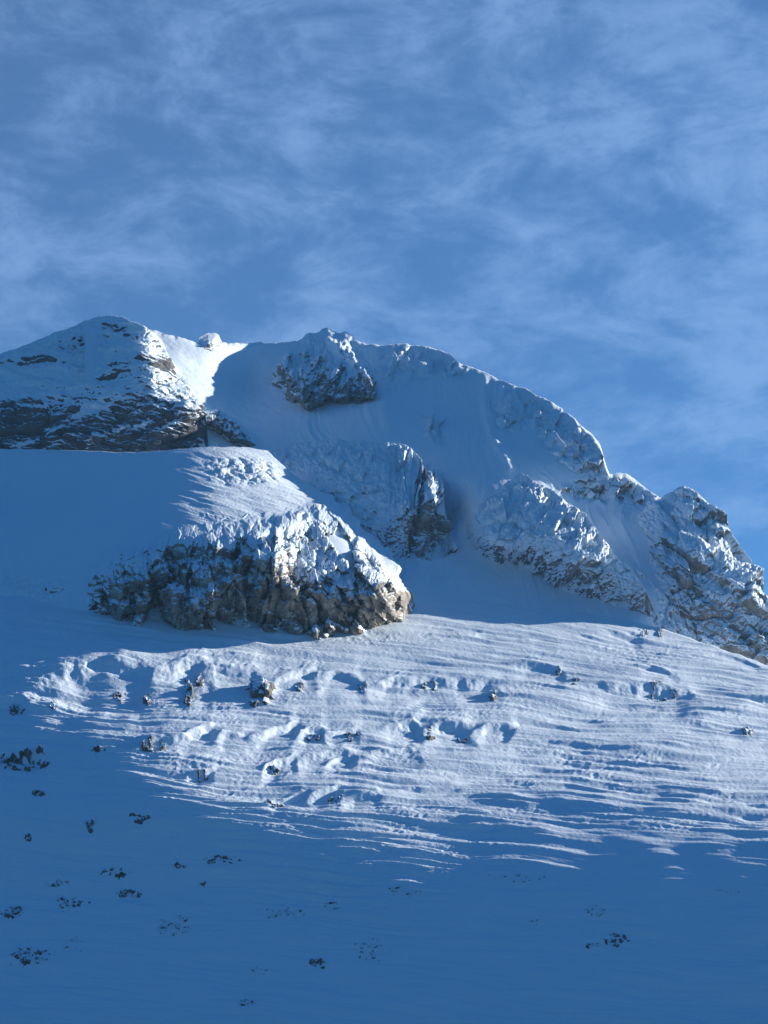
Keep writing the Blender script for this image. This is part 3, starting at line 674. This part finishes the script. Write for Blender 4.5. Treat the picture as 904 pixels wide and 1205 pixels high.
ROCKS = [
    (28, 896, 60, 20, 'long dark rock band at the left edge, the largest in the shaded snow', 7, .55, 10, 7),
    (45, 932, 16, 10, 'lone dark rock just below the long dark band at the left edge', 5, .6, 11, 7),
    (106, 971, 10, 16, 'narrow upright dark rock left of a small pair in the shaded snow', 5, .65, 12, 6),
    (160, 965, 28, 12, 'pair of small dark rocks on a low drift edge in the shaded snow', 5, .5, 13, 7),
    (33, 985, 9, 9, 'tiny dark rock near the left edge, below the lone rock', 4, .6, 14, 5),
    (305, 817, 38, 34, 'brown boulder with a sunlit drift on its right side, largest in the lit slope', 9, .75, 15, 30),
    (222, 810, 14, 40, 'tall split rock standing in the blue hollow left of the boulder', 7, .7, 16, 8),
    (236, 798, 16, 16, 'short snow capped rock beside the tall split rock', 5, .6, 17, 7),
    (143, 810, 32, 14, 'row of small dark stones in the large blue hollow', 4, .5, 18, 6),
    (173, 814, 12, 16, 'dark stone at the foot of the white cornice in the large hollow', 5, .6, 19, 6),
    (18, 832, 22, 14, 'dark stone under a sunlit drift at the left edge', 5, .6, 20, 7),
    (63, 828, 14, 10, 'small pointed stone with a sunlit snow tip near the left edge', 5, .6, 21, 7),
    (115, 884, 26, 12, 'three thin dark stones in the shaded snow right of the long band', 4, .45, 22, 6),
    (182, 878, 36, 14, 'jagged rock ledge under a bright snow lip on the left slope', 6, .55, 23, 6),
    (426, 808, 14, 14, 'brown rock at the right end of a blue hollow, right of the boulder', 5, .6, 24, 8),
    (352, 806, 14, 14, 'small rock below the fluted drift just right of the boulder', 4, .6, 25, 7),
    (505, 805, 22, 14, 'brown rock under a snow lip in the middle of the lit slope', 5, .6, 26, 7),
    (580, 818, 12, 12, 'dark rock at the right end of the middle hollow', 5, .7, 27, 8),
    (680, 802, 30, 9, 'flat brown rock at the left end of the large right hollow', 5, .6, 28, 9),
    (657, 789, 10, 8, 'small rock above the flat brown rock on the right slope', 4, .6, 29, 7),
    (775, 812, 60, 18, 'snow crusted rock edge along the large right hollow', 5, .35, 30, 6),
    (765, 745, 44, 14, 'snow crusted rocks below the foot of the rocky ridge', 5, .4, 31, 6),
    (880, 861, 18, 9, 'small brown rock near the right edge', 4, .6, 32, 7),
    (368, 866, 20, 12, 'small dark rock under a bright drift, below the boulder', 5, .5, 33, 6),
    (413, 866, 26, 12, 'rock with a bright snow cap in the second row of drifts', 5, .5, 34, 6),
    (505, 864, 18, 14, 'dark rock between two crescent hollows in the middle slope', 5, .6, 35, 7),
    (545, 866, 14, 9, 'small dark stone right of the crescent hollows', 4, .6, 36, 6),
    (320, 902, 18, 9, 'small rock under a thin white drift in the lower lit slope', 4, .5, 37, 6),
    (236, 909, 18, 10, 'small rock with a sunlit cap where the lit slope fades on the left', 4, .5, 38, 6),
    (325, 944, 24, 10, 'dark rock at the left end of the lowest bright drifts', 4, .55, 39, 6),
    (395, 940, 24, 12, 'brown rock among the lowest bright drifts', 4, .5, 40, 6),
    (135, 1029, 36, 16, 'dark rock cluster with one sunlit tip in the lower shaded snow', 5, .5, 41, 6),
    (152, 1052, 38, 11, 'wedge shaped dark rock below the cluster with a sunlit tip', 5, .55, 42, 8),
    (66, 1042, 34, 8, 'thin broken rock line at left in the lower shaded snow', 3, .5, 43, 5),
    (82, 1062, 44, 16, 'broken dark rocks below the thin rock line at left', 4, .5, 44, 6),
    (14, 1074, 28, 18, 'dark speckled rock cluster at the lower left edge', 4, .5, 45, 5),
    (35, 1125, 50, 26, 'large speckled rock patch in the bottom left corner', 5, .45, 46, 6),
    (90, 1108, 38, 26, 'faint snow dusted rock patch right of the bottom left patch', 3, .35, 47, 5),
    (206, 1090, 60, 26, 'wide snow dusted rock patch in the lower left middle', 3.5, .4, 48, 6),
    (213, 1022, 16, 10, 'dark wedge rock left of a string of small stones', 4, .6, 49, 7),
    (262, 1014, 46, 12, 'string of small dark stones ending in a bright snow tip', 4, .45, 50, 5),
    (236, 1039, 12, 9, 'tiny stone below the string of small stones', 3, .5, 51, 5),
    (335, 1075, 70, 18, 'long faint line of stones in the lower middle snow', 3, .38, 52, 5),
    (390, 1066, 22, 14, 'small dark rock at the right end of the long faint line', 3.5, .5, 53, 6),
    (374, 1133, 22, 16, 'small dark rock alone in the lower middle snow', 4, .5, 54, 6),
    (440, 1117, 48, 36, 'faint stone patch right of the lone rock in the lower middle', 3, .38, 55, 6),
    (305, 1142, 22, 14, 'faint stones left of the lone rock in the lower middle', 3, .42, 56, 5),
    (291, 1183, 22, 11, 'lowest small rock near the bottom edge', 3.5, .5, 57, 5),
    (470, 1052, 56, 12, 'thin stone line in the middle of the lower shade', 3, .42, 58, 5),
    (603, 1032, 90, 12, 'long faint stone line at right of the lower shade', 3, .36, 59, 5),
    (698, 1113, 16, 11, 'small dark rock left of the darkest patch at lower right', 4, .6, 60, 6),
    (726, 1104, 30, 18, 'darkest rock patch at lower right', 4.5, .5, 61, 6),
    (702, 1072, 30, 16, 'faint stones above the darkest patch at lower right', 3, .36, 62, 5),
    (632, 1083, 22, 9, 'tiny faint stones in the lower right middle', 3, .42, 63, 5),
    (855, 1048, 36, 12, 'faint stones near the right edge in the lower shade', 2.5, .34, 64, 5),
]
for (x, y, w, h, lab, hh, cov, sd, lump) in ROCKS:
    if y > 920: w *= 1.3; h *= 1.15; lump *= 0.75; hh *= 0.8
    elif y > 880: w *= 1.35; h *= 1.2
    else: w *= 1.15; h *= 1.15
    slope_rock(x, y, w, h, lab, hh, cov, sd, lump, snowy=(0.12 if y < 940 else (0.24 if hh > 2.9 else 0.42)), group='rocks breaking through the snow slope')

# ------------------------------------------------------------------ light, sky, camera
SUN_EL, SUN_AZ = R(18.8), R(62)      # azimuth to the right of the view direction
sd = np.array([math.sin(SUN_AZ) * math.cos(SUN_EL), math.cos(SUN_AZ) * math.cos(SUN_EL), math.sin(SUN_EL)])
from mathutils import Vector
sl = bpy.data.lights.new('sun', 'SUN'); sl.energy = 4.3; sl.angle = R(0.5); sl.color = (1.0, 0.93, 0.82)
so = bpy.data.objects.new('sun', sl); COL.objects.link(so); so.location = tuple(sd * 3000)
so.rotation_euler = Vector(sd).to_track_quat('Z', 'Y').to_euler()

w = bpy.data.worlds.new('World'); SC.world = w; w.use_nodes = True
nt = w.node_tree; N = nt.nodes; L = nt.links; N.clear()
out = N.new('ShaderNodeOutputWorld'); bg = N.new('ShaderNodeBackground'); L.new(bg.outputs[0], out.inputs[0])
sky = N.new('ShaderNodeTexSky'); sky.sky_type = 'NISHITA'; sky.sun_disc = False
sky.sun_elevation = SUN_EL; sky.sun_rotation = SUN_AZ
sky.altitude = 2200; sky.air_density = 1.0; sky.dust_density = 0.2; sky.ozone_density = 6.0
hs = N.new('ShaderNodeHueSaturation'); hs.inputs['Saturation'].default_value = 1.68; L.new(sky.outputs[0], hs.inputs['Color'])
tc = N.new('ShaderNodeTexCoord')
mp = N.new('ShaderNodeMapping'); mp.inputs['Rotation'].default_value = (R(10), R(-25), 0); mp.inputs['Scale'].default_value = (1.0, 1.0, 1.25)
L.new(tc.outputs['Generated'], mp.inputs[0])
def sky_noise(scale, detail, rough, dist, rot, stretch):
    m_ = N.new('ShaderNodeMapping'); m_.inputs['Rotation'].default_value = rot; m_.inputs['Scale'].default_value = stretch
    L.new(tc.outputs['Generated'], m_.inputs[0])
    n_ = N.new('ShaderNodeTexNoise'); n_.inputs['Scale'].default_value = scale; n_.inputs['Detail'].default_value = detail
    n_.inputs['Roughness'].default_value = rough; n_.inputs['Distortion'].default_value = dist
    L.new(m_.outputs[0], n_.inputs['Vector']); return n_.outputs['Fac']
def smath(op, a_, b_):
    m_ = N.new('ShaderNodeMath'); m_.operation = op
    for i_, v_ in enumerate((a_, b_)):
        if isinstance(v_, (int, float)): m_.inputs[i_].default_value = v_
        else: L.new(v_, m_.inputs[i_])
    return m_.outputs[0]
veil = sky_noise(6.0, 5, 0.55, 0.3, (R(10), R(-25), 0), (1, 1, 1.2))
fib = sky_noise(11.0, 12, 0.68, 0.45, (R(0), R(32), R(0)), (1.0, 1.0, 2.2))
fine = sky_noise(26.0, 8, 0.65, 0.3, (R(0), R(-30), R(0)), (1.0, 1.0, 1.8))
tot = smath('ADD', smath('MULTIPLY', veil, 0.38), smath('ADD', smath('MULTIPLY', fib, 0.46), smath('MULTIPLY', fine, 0.20)))
mr = N.new('ShaderNodeMapRange'); mr.interpolation_type = 'SMOOTHSTEP'
mr.inputs['From Min'].default_value = 0.44; mr.inputs['From Max'].default_value = 0.655; mr.inputs['To Min'].default_value = 0.28; mr.inputs['To Max'].default_value = 0.78
L.new(tot, mr.inputs['Value'])
dt = N.new('ShaderNodeVectorMath'); dt.operation = 'DOT_PRODUCT'; dt.inputs[1].default_value = (0.0, 0.906, 0.423)
L.new(tc.outputs['Generated'], dt.inputs[0])
mk = N.new('ShaderNodeMapRange'); mk.interpolation_type = 'SMOOTHSTEP'
mk.inputs['From Min'].default_value = 0.80; mk.inputs['From Max'].default_value = 0.95; mk.inputs['To Min'].default_value = 0.06
L.new(dt.outputs['Value'], mk.inputs['Value'])
ml = N.new('ShaderNodeMath'); ml.operation = 'MULTIPLY'; L.new(mr.outputs[0], ml.inputs[0]); L.new(mk.outputs[0], ml.inputs[1])
mx = N.new('ShaderNodeMix'); mx.data_type = 'RGBA'; mx.inputs['B'].default_value = (2.5, 4.35, 7.9, 1)
L.new(ml.outputs[0], mx.inputs['Factor']); L.new(hs.outputs[0], mx.inputs['A']); L.new(mx.outputs['Result'], bg.inputs['Color'])
bg.inputs['Strength'].default_value = 0.05

# thin cold air between here and the mountain
import bmesh
bm = bmesh.new(); bmesh.ops.create_cube(bm, size=1.0)
hm = bpy.data.meshes.new('haze'); bm.to_mesh(hm); bm.free()
ho = bpy.data.objects.new('haze', hm); COL.objects.link(ho)
ho.scale = (33000, 33000, 1700); ho.location = (0, 0, -560 + 850); ho['kind'] = 'stuff'
mh = bpy.data.materials.new('haze_air'); mh.use_nodes = True; mh.node_tree.nodes.clear()
ov = mh.node_tree.nodes.new('ShaderNodeOutputMaterial'); pv = mh.node_tree.nodes.new('ShaderNodeVolumePrincipled')
pv.inputs['Color'].default_value = (0.28, 0.60, 1.0, 1); pv.inputs['Density'].default_value = 0.00003; pv.inputs['Anisotropy'].default_value = 0.2
mh.node_tree.links.new(pv.outputs[0], ov.inputs['Volume']); hm.materials.append(mh)

cd = bpy.data.cameras.new('camera'); co = bpy.data.objects.new('camera', cd); COL.objects.link(co)
co.location = tuple(CAM); co.rotation_euler = (R(90) + PITCH, 0, 0)
cd.sensor_fit = 'VERTICAL'; cd.angle = R(36); cd.clip_end = 60000; cd.clip_start = 1
SC.camera = co
SC.view_settings.view_transform = 'Standard'; SC.view_settings.look = 'None'; SC.view_settings.gamma = 1; SC.view_settings.use_curve_mapping = False
SC.view_settings.exposure = 1.06
SC.cycles.max_bounces = 6; SC.cycles.diffuse_bounces = 4
